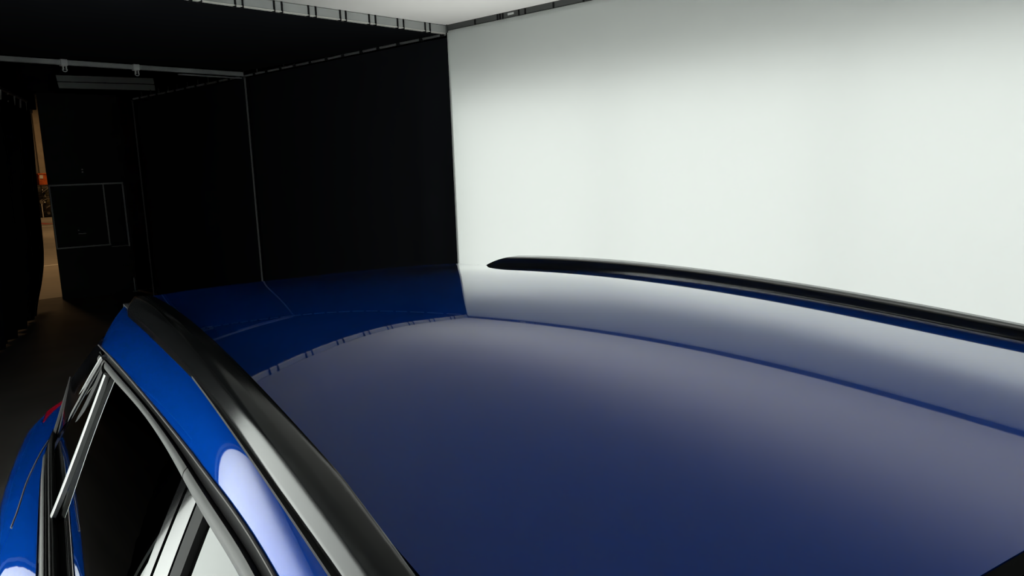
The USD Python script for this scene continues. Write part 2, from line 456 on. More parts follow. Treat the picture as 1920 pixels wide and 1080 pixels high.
obj('curtain', drape(-3.21, -0.004, 0.03, 0.02, 2.965, lambda u: 0.010 + 0.05 * np.exp(-((u + 0.35) / 0.35) ** 2), 3), 'black_fabric', None, True, 'black fabric curtain right beside the white wall', 'curtain')
obj('curtain', drape(-6.27, -3.23, 0.03, 0.02, 2.965, lambda u: 0.008 + 0 * u, 5), 'black_fabric', None, True, 'black fabric curtain between the two thin grey poles', 'curtain')
obj('ceiling_drape', slab(R3(np.linspace(-3.2, -0.05, 40)[:, None] + np.zeros((1, 30)), np.linspace(NEAR_Y, -0.03, 30)[None, :] + np.zeros((40, 1)),
    2.985 + 0.045 * np.linspace(1, 0, 40)[:, None] - 0.012 * np.sin(np.linspace(0, math.pi, 40))[:, None] + np.zeros((1, 30))), 0.004, (0, 0, -1)), 'black_fabric', None, True, 'black fabric roof stretched between the strapped beam and the grey bar', 'drape')
obj('curtain', drape(-6.3, -0.02, NEAR_Y - 0.03, 0.02, 2.965, lambda u: 0.010 + 0 * u, 9, out=(0, 1)), 'black_fabric', None, True, 'black fabric curtain along the camera side of the tunnel', 'curtain')
tr = thing('curtain_rail', 'thin grey tube with black ties along the top of the black curtains', 'rail', R3(0, 0, 2.98), TURN)
TL = R3(0, 0, 2.98)
obj('tube', local(tube(R3(np.linspace(-6.27, -0.01, 12), -0.012, 2.981), 0.011), TL, TURN), 'aluminium', tr, smooth=40)
x = -0.04
while x > -6.2:
    xx = x + rnd.uniform(-0.02, 0.02)
    obj('tie', local(rbox(xx - 0.02, xx + 0.02, -0.028, 0.0, 2.966, 2.998, 0.003), TL, TURN), 'strap_black', tr)
    if rnd.random() < 0.6:
        obj('hanger', local(rbox(xx + 0.05, xx + 0.062, -0.02, -0.012, 2.99, 3.05), TL, TURN), 'dark_tube', tr)
    x -= 0.272
for x, lab, r in ((-3.214, 'thin grey upright pole between the two black curtains', 0.010), (-6.270, 'thin grey upright pole at the far end of the black curtains', 0.008)):
    P = R3(x, -0.025, 0)
    t = thing('upright_pole', lab, 'pole', P)
    obj('tube', tube(np.array([[0, 0, 0.0], [0, 0, 1.5], [0, 0, 2.96]]), r), 'pole_grey', t, smooth=40)
    obj('foot', box(np.array([-0.05, -0.05, 0.0]), np.array([0.05, 0.05, 0.012]), 0.003), 'dark_tube', t)
    obj('joint', box(np.array([-0.016, -0.016, 2.945]), np.array([0.016, 0.010, 2.964]), 0.003), 'dark_tube', t)
bar = thing('cross_bar', 'grey square metal bar with two clamps spanning the tunnel', 'bar', R3(-3.214, 0, 3.0), TURN)
CL = R3(-3.214, 0, 3.0)
obj('tube', local(rbox(-3.236, -3.196, NEAR_Y, -0.045, 2.972, 3.016, 0.004), CL, TURN), 'bar_grey', bar)
obj('lower_tube', local(rbox(-3.23, -3.20, -0.75, -0.06, 2.945, 2.958, 0.002), CL, TURN), 'aluminium', bar)
for y in (-1.80, -1.16):
    cl = obj('clamp', local(cat_([rbox(-3.245, -3.187, y - 0.03, y + 0.03, 2.962, 3.022, 0.006), rbox(-3.225, -3.205, y - 0.012, y - 0.002, 2.93, 2.985), rbox(-3.225, -3.205, y + 0.014, y + 0.024, 2.93, 2.985)]), CL, TURN), 'grey_paint', bar)
    obj('hook', local(tube([R3(-3.215, y + 0.02 * math.cos(a) + 0.006, 2.935 - 0.022 * math.sin(a)) for a in np.linspace(0, math.pi, 9)], 0.005, 8), CL, TURN), 'aluminium', cl)

# gathered curtain left of the gap, with its hooks
A0 = np.array([-8.6, -0.75]); CD = np.array([2.3, -1.0]); CD /= np.linalg.norm(CD); CN = np.array([CD[1], -CD[0]])
zz = np.array([0.10, 0.2, 0.31, 0.53, 0.75, 1.0, 1.4, 2.0, 2.6, 3.12])
sr = np.array([1.05, 0.76, 0.41, -0.13, -0.43, -0.58, -0.67, -0.84, -1.10, -1.20])
w = np.linspace(0.06, 3.12, 60); edge = np.interp(w, zz, sr)
edge = np.convolve(np.pad(edge, 3, mode='edge'), np.ones(7) / 7, 'valid')
u = np.linspace(0, 1, 120)[:, None]
S = edge[None, :] + (4.6 - edge[None, :]) * u
fold = 0.06 * np.sin(u * 70) * (0.5 + 0.5 * (1 - w[None, :] / 3.1)) + 0.03 * np.sin(u * 31 + 1)
gx = A0[0] + S * CD[0] + fold * CN[0]; gy = A0[1] + S * CD[1] + fold * CN[1]
gc = thing('gathered_curtain', 'heavy black curtain pulled aside at the left, bulging low down', 'curtain', R3(A0[0] + CD[0], A0[1] + CD[1], 0.0))
GL = R3(A0[0] + CD[0], A0[1] + CD[1], 0.0)
cnw = CN[0] * RX + CN[1] * RY
obj('fabric', local(slab(R3(gx, gy, np.broadcast_to(w[None, :], gx.shape)), 0.006, (*(-cnw if cnw @ np.array([1, 0]) < 0 else cnw), 0)), GL, 0), 'black_fabric', gc, smooth=True)
for s in (1.30, 0.82, 0.335, -0.144, -0.618, -0.868, -1.16):
    c = A0 + s * CD
    obj('hook', local(tube([R3(c[0] + (0.04 - 0.09 * t) * CD[0], c[1] + (0.04 - 0.09 * t) * CD[1], 3.02 + 0.13 * t) + np.array([0.04, 0, 0]) for t in np.linspace(0, 1, 5)], 0.012, 8), GL, 0), 'offwhite', gc, smooth=40)
obj('curtain_track', local(tube([R3(*(A0 + s * CD), 3.17) for s in np.linspace(-1.3, 4.6, 4)], 0.02, 8), GL, 0), 'machine_black', gc)

# hall seen through the gap
struct('wall_hall', rbox(-47.5, -47.3, -12.0, 20.0, 0.0, 9.0), 'hall_wall', 'far wall of the hall beyond the gap')
post = thing('hall_post', 'warm lit square post standing far off in the hall', 'post', R3(-42.1, 8.95, 0.0), TURN)
PL = R3(-42.1, 8.95, 0.0)
obj('shaft', local(rbox(-42.25, -41.95, 8.80, 9.10, 0, 6.2, 0.02), PL, TURN), 'post_timber', post)
obj('cladding', local(rbox(-42.25, -42.05, 8.50, 8.78, 0, 6.2, 0.02), PL, TURN), 'hall_wall', post)
obj('base_plate', local(rbox(-42.35, -41.85, 8.7, 9.22, 0, 0.03), PL, TURN), 'machine_black', post)
mc = thing('machine_rack', 'dark rack packed with machine parts and pipes far off in the hall', 'rack', R3(-41.0, 8.65, 0.0), TURN)
ML = R3(-41.0, 8.65, 0.0)
mo = lambda n, m, mat, **k: obj(n, local(m, ML, TURN), mat, mc, **k)
for y in (8.18, 9.12):
    for x in (-41.35, -40.7):
        mo('upright', rbox(x - 0.03, x + 0.03, y - 0.03, y + 0.03, 0, 1.68), 'machine_black')
for z in (0.10, 0.62, 1.10, 1.62):
    mo('shelf', rbox(-41.38, -40.66, 8.15, 9.15, z, z + 0.04), 'machine_black')
r = random.Random(4)
for k in range(16):
    y = 8.28 + r.random() * 0.75; z = (0.14, 0.66, 1.14)[k % 3]; h = r.uniform(0.15, 0.36)
    if k % 2:
        m = trimesh.creation.cylinder(radius=h / 2.2, height=0.3, sections=18); m.apply_transform(trimesh.transformations.rotation_matrix(math.pi / 2, [0, 1, 0])); m.apply_translation([0, 0, h / 2.2])
        v = np.array(m.vertices); m.vertices = R3(v[:, 0] - 40.9, v[:, 1] + y, v[:, 2] + z)
    else:
        m = rbox(-41.1, -40.75, y - 0.1, y + 0.1, z, z + h, 0.02)
    mo('machine_part', m, ('machine_black', 'machine_olive', 'machine_black', 'hall_wall')[k % 4])
for y0, z0, y1, z1 in ((8.40, 1.30, 8.85, 1.58), (8.36, 0.86, 8.8, 0.98), (8.5, 0.5, 8.9, 0.6)):
    mo('pipe', tube([R3(-40.62, y0 + (y1 - y0) * t, z0 + (z1 - z0) * t + 0.05 * math.sin(3 * t)) for t in np.linspace(0, 1, 8)], 0.03, 8), 'chrome', smooth=40)
for y, z in ((8.52, 1.14), (8.47, 0.80), (8.73, 0.38), (8.44, 1.44)):
    m = trimesh.creation.icosphere(2, 0.05); v = np.array(m.vertices); m.vertices = R3(v[:, 0] - 40.6, v[:, 1] + y, v[:, 2] + z)
    mo('knob', m, 'chrome', smooth=True)
mo('edge_board', rbox(-40.62, -40.58, 8.29, 8.335, 0.02, 0.72), 'offwhite')
cr = thing('crate', 'orange red crate on top of the dark machine rack', 'crate', R3(-41.0, 8.65, 1.685), TURN)
KL = R3(-41.0, 8.65, 1.685)
obj('body', local(rbox(-41.3, -40.75, 8.38, 8.98, 1.685, 2.30, 0.02), KL, TURN), 'orange_crate', cr)
obj('rim', local(rbox(-41.32, -40.73, 8.36, 9.0, 2.22, 2.30, 0.01), KL, TURN), 'orange_crate', cr)
obj('label_sheet', local(rbox(-40.74, -40.73, 8.42, 8.58, 2.02, 2.2), KL, TURN), 'offwhite', cr, label='pale sheet on the crate')
for k, (x, w_, lab) in enumerate(((-31.9, 0.22, 'pale painted line across the hall floor, the farther one'), (-15.0, 0.075, 'pale painted line across the hall floor, the nearer one'))):
    obj('floor_line', rbox(x - w_, x + w_, -2.0 if x > -20 else 2.0, 4.0 if x > -20 else 10.0, 0.0, 0.004), 'floor_paint', None, False, lab, 'floor marking')
obj('floor_marking', rbox(-37.0, -33.5, 6.35, 6.75, 0.0, 0.004), 'red_paint', None, False, 'red painted patch on the hall floor before the rack', 'floor marking')

# ------------------------------------------------------------------ the car
RC = [1.715481856840027, 0.022265877653565885, -0.08333686325671155, -0.004678271040677827, 0.01849816943814746, -0.023427223601364885, -8.054090669634696e-05, 0.02146624966855122, -0.041958665082669634, -0.024410215497242677, 0.028546051616434847, 0.022812643935981883]


def roofz(x, y):
    """The roof skin: crowned, flattening towards the rails."""
    u = x + 1.2; Y2 = 4 * y * y; g = np.maximum(np.abs(y) - 0.22, 0) / 0.28
    return (RC[0] + RC[1] * u + RC[2] * u**2 + RC[3] * u**3 + RC[4] * u**4 + (RC[5] + RC[6] * u + RC[7] * u * u) * Y2
            + (RC[8] + RC[9] * u) * Y2**2 + (RC[10] + RC[11] * u) * g ** 3)


def rear_x(y):
    return -2.281139 + 0.110613 * y * y - 0.058407 * y**4


def head_x(y):
    return -0.237 - 0.02 * (y * y - 0.04) - 0.35 * np.maximum(np.abs(y) - 0.3, 0) ** 2


GROUND = 0.0
car = thing('suv', 'blue compact suv with black roof rails and dark windows', 'car')
cp = lambda n, m, mat, parent=None, **k: obj(n, m, mat, parent or car, **k)
SM = 35


def both(name, m, mat, parents=None, smooth=SM, label=None):
    out = []
    for side, mm in enumerate((m, flip(m))):
        out.append(cp(name, mm, mat, parents[side] if parents else None, smooth=smooth, label=label))
    return out


# roof panel, turned down at the rear lip and at the header
YE = 0.484
v = np.linspace(-YE, YE, 91)
u = np.concatenate([np.linspace(0, 1, 111)])
X = rear_x(v)[None, :] + (head_x(v) - rear_x(v))[None, :] * u[:, None]
P = np.stack([X, np.broadcast_to(v[None, :], X.shape), roofz(X, v[None, :])], -1)
lip = []
for a in np.linspace(80, 10, 7):
    t = math.radians(a); rr = 0.011
    lip.append(np.stack([rear_x(v) - rr * math.sin(t), v, roofz(rear_x(v), v) - rr * (1 - math.cos(t))], -1))
lip = [np.stack([rear_x(v) - 0.010, v, roofz(rear_x(v), v) - 0.04], -1)] + lip
cp('roof_panel', slab(np.concatenate([np.array(lip), P], 0), 0.003, (0, 0, 1)), 'car_paint', smooth=SM, label='glossy blue roof panel')

# longitudinal lines of the right side (mirrored for the left)
BX = [-2.30, -2.15, -1.813, -1.06, -0.883, -0.6, -0.35, -0.1, 0.2, 0.5, 0.80]
BY = [-0.606, -0.603, -0.591, -0.566, -0.561, -0.556, -0.557, -0.566, -0.588, -0.626, -0.690]
BZ = [1.508, 1.525, 1.556, 1.611, 1.622, 1.636, 1.634, 1.600, 1.500, 1.345, 1.130]
LX = [-2.30, -1.90, -1.717, -1.195, -1.03, -0.803, -0.6, -0.35, -0.1, 0.2, 0.5, 0.80]
LY = [-0.622, -0.606, -0.600, -0.579, -0.575, -0.572, -0.568, -0.569, -0.580, -0.606, -0.650, -0.712]
LZ = [1.480, 1.522, 1.539, 1.583, 1.592, 1.600, 1.607, 1.602, 1.566, 1.465, 1.308, 1.10]
from scipy.interpolate import PchipInterpolator as PI_
Bl = lambda x: np.stack([x, PI_(BX, BY)(x), PI_(BX, BZ)(x)], -1)
Ll = lambda x: np.stack([x, PI_(LX, LY)(x), PI_(LX, LZ)(x)], -1)


def side_y(z):
    s = 1.61 - z
    return -(0.566 + 0.50 * s - 0.235 * s * s)


# blue side of the roof between rail and window frame
def cant(x0, x1, n, ya=-0.5315):
    x = np.linspace(x0, x1, n)
    b = Bl(x)
    za = roofz(np.minimum(x, -0.3), ya) - 0.0055
    fr = np.clip((x + 0.3) / 1.1, 0, 1)
    za = za * (1 - fr) + (b[:, 2] + 0.012) * fr
    yaa = ya * (1 - fr) + (b[:, 1] + 0.05) * fr
    a = np.stack([x, yaa, za], -1)
    c = np.stack([x, b[:, 1] * 0.57 + yaa * 0.43, za * 0.64 + b[:, 2] * 0.36], -1)
    t = np.linspace(0, 1, 25)[None, :, None]
    return (1 - t) ** 2 * a[:, None] + 2 * t * (1 - t) * c[:, None] + t * t * b[:, None]


cs = cant(-2.20, 0.80, 140)
# slanted rear end: the lower edge ends a little further forward
sh = np.clip((-2.06 - cs[..., 0]) / 0.14, 0, 1)
cs[..., 0] += sh * 0.07 * np.linspace(0, 1, 25)[None, :]
both('roof_side', slab(cs, 0.012, (0, -1, 0.6)), 'car_paint')

# window surround: dark channel above, satin strip below, joint between the doors
def strip(x0, x1, f0, f1, off, n=60, bulge=0.002, k=6):
    x = np.linspace(x0, x1, n); b, l = Bl(x), Ll(x)
    t = np.linspace(f0, f1, k)[None, :, None]
    P = b[:, None] * (1 - t) + l[:, None] * t
    q = (off + bulge * np.sin(np.linspace(0, math.pi, k)))[None, :]
    P[..., 1] -= q * 0.85; P[..., 2] += q * 0.4
    return P


both('window_channel', slab(strip(-2.14, 0.78, 0.02, 0.56, -0.004, bulge=-0.003), 0.008, (0, -1, 0.5)), 'seal_black')
xs = np.linspace(-2.16, 0.78, 90)
e = Bl(xs); e[:, 1] -= 0.0015
both('channel_seal', tube(e, 0.0018, 8), 'brown_edge')
both('window_trim', slab(strip(-2.05, -0.9135, 0.55, 1.04, 0.003), 0.010, (0, -1, 0.5)), 'satin_trim', label='satin grey window trim')
both('window_trim', slab(strip(-0.9105, 0.78, 0.55, 1.04, 0.003), 0.010, (0, -1, 0.5)), 'satin_trim', label='satin grey window trim')

# roof rails
RZ = lambda x: 1.7013551722769295 + 0.00852126 * (x + 1.2) - 0.0516793 * (x + 1.2) ** 2


def rail_ring(x):
    e0, e1 = (x + 2.125) / 0.17, (-0.335 - x) / 0.14
    h = 1 - (1 - min(1, max(0.0, e0))) ** 1.7
    g = min(1, max(0.0, e1)); g = (1 - (1 - g) ** 2) ** 0.5
    h = min(h, g)
    top = RZ(x) + 0.001
    wd = 0.45 + 0.55 * h
    dout = np.interp(-x, [0.5, 1.0, 1.45, 2.15], [0.0, 0.003, 0.011, 0.016])
    din = np.interp(-x, [0.30, 0.45, 0.60], [0.010, 0.007, 0.0])
    sec = [(-0.4885, None), (-0.4890, 0.04), (-0.4925, 0.40), (-0.4870, 0.80), (-0.4880, 0.88), (-0.4945, 0.94), (-0.5060, 0.98), (-0.5165, 1.0), (-0.5222, 0.60), (-0.5272, 0.28), (-0.5290, 0.10), (-0.5290, None)]
    r = []
    for y, q in sec:
        yy = -0.509 + (y - din * np.clip((y + 0.505) / 0.02, 0, 1) - dout * np.clip((-0.505 - y) / 0.02, 0, 1) + 0.509) * wd
        base = roofz(x, yy) - 0.003
        if q is None:
            r.append([x, yy, base - 0.008])
        else:
            r.append([x, yy, base + (top - base) * q * h])
    return r


RXS = np.concatenate([np.linspace(-2.125, -1.95, 26), np.linspace(-1.94, -0.49, 90), np.linspace(-0.48, -0.335, 22)])
both('roof_rail', sweep(None, rail_ring, RXS), 'rail_black', smooth=40, label='glossy black roof rail')
# ditch strip under each rail
x = np.linspace(-2.235, -0.255, 100)
yy = np.linspace(-0.4815, -0.5335, 9)
P = np.stack([np.broadcast_to(x[:, None], (100, 9)), np.broadcast_to(yy[None, :], (100, 9)), roofz(x[:, None], yy[None, :]) - 0.0035 - 0.002 * np.sin(np.linspace(0, math.pi, 9))[None, :]], -1)
both('ditch_trim', slab(P, 0.012, (0, 0, 1)), 'seal_black')

# side glass with belt
ZB = 1.165


def pane(fx0, fx1, z0, ztop, n=40, m=40, inset=0.006):
    w = np.linspace(0, 1, m)[None, :]; uu = np.linspace(0, 1, n)[:, None]
    xb = fx0(0) + (fx1(0) - fx0(0)) * uu
    xt = fx0(1) + (fx1(1) - fx0(1)) * uu
    X = xb * (1 - w) + xt * w
    zt = ztop(X)
    Z = z0 + (zt - z0) * w
    Y = side_y(Z) + inset
    return np.stack([X, Y, Z], -1)


ltop = lambda X: PI_(LX, LZ)(np.clip(X, -2.29, 0.79)) + 0.004
lin = lambda b, t: (lambda w: b + (t - b) * w)
rear_door = {}
both('rear_door_glass', slab(pane(lin(-2.02, -1.775), lin(-0.955, -0.925), ZB - 0.03, ltop), 0.004, (0, -1, 0.3)), 'dark_glass', label='dark rear door window pane')
both('front_door_glass', slab(pane(lin(-0.80, -0.79), lin(0.62, -0.02), ZB - 0.03, ltop), 0.004, (0, -1, 0.3)), 'dark_glass', label='dark front door window pane')
both('quarter_glass', slab(pane(lin(-2.56, -1.93), lin(-2.03, -1.80), ZB - 0.02, ltop), 0.004, (0, -1, 0.3)), 'dark_glass', label='dark quarter window pane behind the rear door')
# B pillar covers and the rubber bar between them
both('pillar_cover', slab(pane(lin(-0.958, -0.922), lin(-0.932, -0.893), ZB - 0.02, ltop, 8, 30, -0.002), 0.012, (0, -1, 0.3)), 'gloss_black', label='gloss black cover of the door pillar')
both('pillar_cover', slab(pane(lin(-0.922, -0.885), lin(-0.838, -0.838), ZB - 0.02, ltop, 8, 30, -0.001), 0.012, (0, -1, 0.3)), 'gloss_black', label='gloss black cover of the door pillar')
both('pillar_seal', slab(pane(lin(-0.832, -0.834), lin(-0.797, -0.798), ZB - 0.02, ltop, 6, 30, 0.000), 0.012, (0, -1, 0.3)), 'seal_black')
# division bars at the back of the rear door window
def ribbon(pts, wdt, outv=(0, -1, 0.35), thick=0.01, n=30, k=5):
    from scipy.interpolate import CubicSpline
    pts = np.asarray(pts, float); t = np.linspace(0, 1, len(pts)); tt = np.linspace(0, 1, n)
    c = CubicSpline(t, pts)(tt)
    d = np.gradient(c, axis=0); d /= np.linalg.norm(d, axis=1, keepdims=True)
    o = np.asarray(outv, float); s = np.cross(d, o); s /= np.linalg.norm(s, axis=1, keepdims=True)
    nn = np.cross(s, d)
    nn *= np.sign((nn @ o))[:, None]
    wd = np.interp(tt, np.linspace(0, 1, len(np.atleast_1d(wdt))), np.atleast_1d(wdt)) if np.ndim(wdt) else np.full(n, wdt)
    q = np.linspace(-0.5, 0.5, k)
    P = c[:, None] + s[:, None] * (q[None, :, None] * wd[:, None, None]) + nn[:, None] * (0.003 * (1 - (2 * q) ** 2))[None, :, None]
    return slab(P, thick, o)


both('division_bar', ribbon([(-1.80, -0.610, 1.529), (-1.855, -0.692, 1.33), (-1.985, -0.748, 1.172)], [0.022, 0.026, 0.022]), 'bright_trim', label='bright upright bar behind the rear door window')
both('quarter_trim', ribbon([(-1.93, -0.606, 1.537), (-2.18, -0.662, 1.385), (-2.64, -0.735, 1.145)], [0.008, 0.008, 0.008]), 'satin_trim')
both('quarter_seal', ribbon([(-1.88, -0.61, 1.526), (-2.10, -0.668, 1.36), (-2.50, -0.731, 1.16)], [0.03, 0.03, 0.025], thick=0.008), 'seal_black')
both('quarter_edge', ribbon([(-1.98, -0.606, 1.530), (-2.235, -0.658, 1.385), (-2.66, -0.725, 1.16)], [0.005, 0.005, 0.005]), 'bright_trim')
# belt moulding: several parallel lines from the front door to the rear pillar
def belt(x):
    t = np.clip((-2.2 - x) / 0.55, 0, 1) ** 2
    return t


def beltstrip(o0, o1, z0, z1, x0=-2.70, x1=0.62, n=90, k=5, bul=0.003):
    x = np.linspace(x0, x1, n)[:, None]; q = np.linspace(0, 1, k)[None, :]
    t = belt(x)
    y = -(o0 + (o1 - o0) * q) + 0.012 * t * (1 - q)
    z = z0 + (z1 - z0) * q + bul * np.sin(q * math.pi) - 0.012 * t
    return np.stack([x + 0 * q, y, z], -1)


both('belt_seal', slab(beltstrip(0.741, 0.7475, 1.172, 1.176), 0.02, (0, -0.3, 1)), 'rubber')
both('belt_seal', slab(beltstrip(0.7480, 0.7545, 1.172, 1.171), 0.02, (0, -0.4, 1)), 'fin_grey')
both('belt_seal', slab(beltstrip(0.7550, 0.7630, 1.167, 1.165), 0.02, (0, -0.4, 1)), 'rubber')
both('belt_moulding', slab(beltstrip(0.7635, 0.774, 1.168, 1.155), 0.02, (0, -0.7, 0.7)), 'satin_trim', label='satin grey belt moulding')
# rear blade: black upright fin at the rear pillar, and black pillar panel
both('pillar_blade', ribbon([(-2.66, -0.757, 1.12), (-2.73, -0.712, 1.22), (-2.76, -0.674, 1.318)], [0.030, 0.022, 0.006], outv=(0.3, -1, 0.5), thick=0.012), 'fin_grey', label='dark upright fin at the rear pillar')
w = np.linspace(0, 1, 30)[None, :]; uu = np.linspace(0, 1, 12)[:, None]
Z = 1.13 + 0.40 * w + 0 * uu
Xa = np.interp(Z, [1.13, 1.385, 1.537], [-2.63, -2.19, -1.95]); Xb = np.interp(Z, [1.12, 1.318, 1.54], [-2.72, -2.70, -2.22])
both('rear_pillar', slab(np.stack([Xa + (Xb - Xa) * uu, side_y(Z) + 0.004 + 0.012 * uu, Z], -1), 0.012, (0, -1, 0.3)), 'gloss_black')

# body sides below the belt
def body_y(x, z):
    zs = [0.18, 0.30, 0.45, 0.62, 0.80, 0.90, 0.98, 1.05, 1.09, 1.12, 1.15, 1.175, 1.20]
    ys = [0.80, 0.845, 0.880, 0.900, 0.914, 0.914, 0.906, 0.884, 0.860, 0.828, 0.790, 0.748, 0.712]
    y = PI_(zs, ys)(np.clip(z, 0.18, 1.20))
    r = np.clip((-2.25 - x) / 0.8, 0, 1.2); f = np.clip((x - 0.55) / 0.9, 0, 1.2)
    return -(y - 0.045 * r ** 2 * np.clip((z - 0.2) * 2, 0.6, 1) - 0.16 * f ** 2.2)


def ztop(x):
    return PI_([-3.05, -2.9, -2.7, -2.0, 0.0, 0.62, 0.85, 1.15, 1.42], [1.185, 1.195, 1.170, 1.158, 1.155, 1.12, 1.06, 0.97, 0.86])(x)


AX = (-2.12, 0.52)
TR = 0.345


def zbot(x):
    z = np.full_like(np.asarray(x, float), 0.26)
    for a in AX:
        d = 1 - ((x - a) / 0.412) ** 2
        z = np.maximum(z, 0.26 + (TR + 0.40 - 0.26) * np.sqrt(np.maximum(d, 0)))
    return z


def side_panel(xl, xr, n, m=44):
    w = np.linspace(0, 1, m)[None, :]; uu = np.linspace(0, 1, n)[:, None]
    a, b = np.broadcast_to(xl(w), w.shape), np.broadcast_to(xr(w), w.shape)
    X = a + (b - a) * uu
    Z = ztop(X) + (zbot(X) - ztop(X)) * w ** 1.15
    return slab(np.stack([X, body_y(X, Z), Z], -1), 0.006, (0, -1, 0.2))


cut = lambda w: PI_([0, 0.03, 0.07, 0.13, 0.3, 0.55, 1], [-2.61, -2.48, -2.36, -2.17, -1.88, -1.75, -1.70])(w)
dr = [thing_ for thing_ in both('rear_door', side_panel(lambda w: cut(w) + 0.0025, lambda w: -0.9315 + 0 * w, 80), 'car_paint')]
df = both('front_door', side_panel(lambda w: -0.9265 + 0 * w, lambda w: 0.02 + 0.06 * w, 70), 'car_paint')
both('rear_fender', side_panel(lambda w: -3.03 + 0 * w, lambda w: cut(w) - 0.0025, 80), 'car_paint', label='glossy blue rear fender')
both('front_fender', side_panel(lambda w: 0.025 + 0.06 * w, lambda w: 1.38 + 0 * w, 90), 'car_paint')
# bright lip on the door's rear edge
ww = np.linspace(0.0, 0.15, 60)
X = cut(ww); Z = ztop(X) + (zbot(X) - ztop(X)) * ww ** 1.15
both('door_edge', tube(np.stack([X, body_y(X, Z) - 0.0005, Z + 0.0005], -1), 0.0022, 8), 'bright_trim', parents=dr, label='thin bright door edge')
for x, par in ((-1.25, dr), (-0.28, df)):
    both('handle', tube([(x - 0.11, body_y(x, 0.93) + 0.005, 0.93), (x - 0.09, body_y(x, 0.93) - 0.03, 0.932), (x + 0.08, body_y(x, 0.93) - 0.03, 0.935), (x + 0.10, body_y(x, 0.93) + 0.005, 0.935)], 0.013, 10), 'car_paint', parents=par)
# sill and arch cladding
x = np.linspace(-1.70, 0.10, 40)
both('sill', slab(np.stack([np.broadcast_to(x[:, None], (40, 6)), np.broadcast_to(-np.array([0.865, 0.87, 0.86, 0.83, 0.78, 0.72])[None, :], (40, 6)), np.broadcast_to(np.array([0.36, 0.32, 0.27, 0.22, 0.19, 0.18])[None, :], (40, 6))], -1), 0.01, (0, -1, 0)), 'cladding')
for a in AX:
    th = np.linspace(math.radians(-5), math.radians(185), 50)[:, None]; rr = np.linspace(0.372, 0.425, 6)[None, :]
    X = a + rr * np.cos(th); Z = TR + rr * np.sin(th)
    both('arch_cladding', slab(np.stack([X, body_y(X, Z) - 0.012 + 0.004 * np.linspace(-1, 1, 6)[None, :] ** 2, Z], -1), 0.02, (0, -1, 0)), 'cladding')

# hood, windshield, hatch and ends
y = np.linspace(-0.80, 0.80, 41)[None, :]; uu = np.linspace(0, 1, 40)[:, None]
X = 0.72 + (1.36 - 0.72) * uu - 0.30 * (y / 0.8) ** 2 * uu - 0.1 * (y / 0.8) ** 2
sc = 1 - 0.12 * uu
Z = 1.075 - 0.17 * uu ** 1.5 - 0.07 * (y / 0.8) ** 2 - 0.04 * uu ** 6 + 0.025 * np.exp(-((np.abs(y) - 0.45) / 0.08) ** 2) * (1 - 0.5 * uu)
cp('hood', slab(np.stack([X, y * sc + 0 * uu, Z], -1), 0.006, (0, 0, 1)), 'car_paint', smooth=SM)
def windshield(u0, u1, v0, v1, off, n=30, m=40):
    uu = np.linspace(u0, u1, n)[:, None]; vv = np.linspace(v0, v1, m)[None, :]
    yt = 0.545; yb = 0.70
    Y = vv * (yt + (yb - yt) * uu)
    X0 = head_x(vv * yt) + 0.002; Z0 = roofz(head_x(vv * yt), vv * yt) - 0.003
    X1 = 0.80 - 0.14 * vv ** 2; Z1 = 1.085 - 0.02 * vv ** 2
    X = X0 + (X1 - X0) * uu; Z = Z0 + (Z1 - Z0) * uu + 0.055 * np.sin(uu * math.pi) * (1 - 0.25 * vv ** 2)
    Z = Z + off
    return np.stack([X, Y, Z], -1)


ws = cp('windshield', slab(windshield(0.005, 1, -1, 1, -0.001), 0.005, (0.5, 0, 1)), 'dark_glass', smooth=SM)
cp('header_seal', slab(windshield(-0.0015, 0.008, -0.97, 0.97, 0.0015, 4), 0.008, (0.5, 0, 1)), 'rubber', smooth=SM)
cp('cowl', slab(np.stack([np.linspace(0.74, 0.83, 5)[:, None] - 0.16 * np.linspace(-1, 1, 30)[None, :] ** 2 + 0 * np.zeros((5, 30)), 0.74 * np.linspace(-1, 1, 30)[None, :] + np.zeros((5, 1)), 1.068 + np.zeros((5, 30))], -1), 0.02, (0, 0, 1)), 'cladding', smooth=SM)
for s in (-1, 1):
    cp('wiper', tube([(0.74, s * 0.35 - 0.3, 1.10), (0.70, s * 0.35, 1.135), (0.68, s * 0.35 + 0.28, 1.14)], 0.008, 8), 'rubber', smooth=40)
# tailgate
vv = np.linspace(-1, 1, 41)[None, :]; uu = np.linspace(0, 1, 30)[:, None]
Y = vv * (0.56 + 0.13 * uu)
Xr = rear_x(vv * 0.5) + 0.03 + (-2.86 + 0.10 * vv ** 2 - rear_x(vv * 0.5) - 0.03) * uu
Zr = 1.575 - 0.06 * vv ** 2 + (1.15 - 1.575 + 0.06 * vv ** 2) * uu + 0.02 * np.sin(uu * math.pi)
cp('rear_window', slab(np.stack([Xr, Y, Zr], -1), 0.005, (-1, 0, 0.8)), 'dark_glass', smooth=SM)
Y = vv * (0.72 + 0.04 * uu); Xg = -2.87 + 0.14 * np.abs(vv) ** 2.4 - 0.14 * uu ** 0.6; Zg = 1.14 - 0.45 * uu + 0 * vv
tg = cp('tailgate', slab(np.stack([Xg, Y, Zg], -1), 0.006, (-1, 0, 0.2)), 'car_paint', smooth=SM)
cp('number_plate', box(np.array([-3.03, -0.26, 0.86]), np.array([-3.00, 0.26, 0.97]), 0.003), 'plate_white', tg, label='white plate')
Y = vv * 0.84; Xb_ = -3.04 + 0.20 * np.abs(vv) ** 2.6 - 0.03 * np.sin(uu * math.pi); Zb_ = 0.69 - 0.42 * uu + 0 * vv
cp('rear_bumper', slab(np.stack([Xb_, Y + 0 * uu, Zb_], -1), 0.01, (-1, 0, 0)), 'car_paint', smooth=SM)
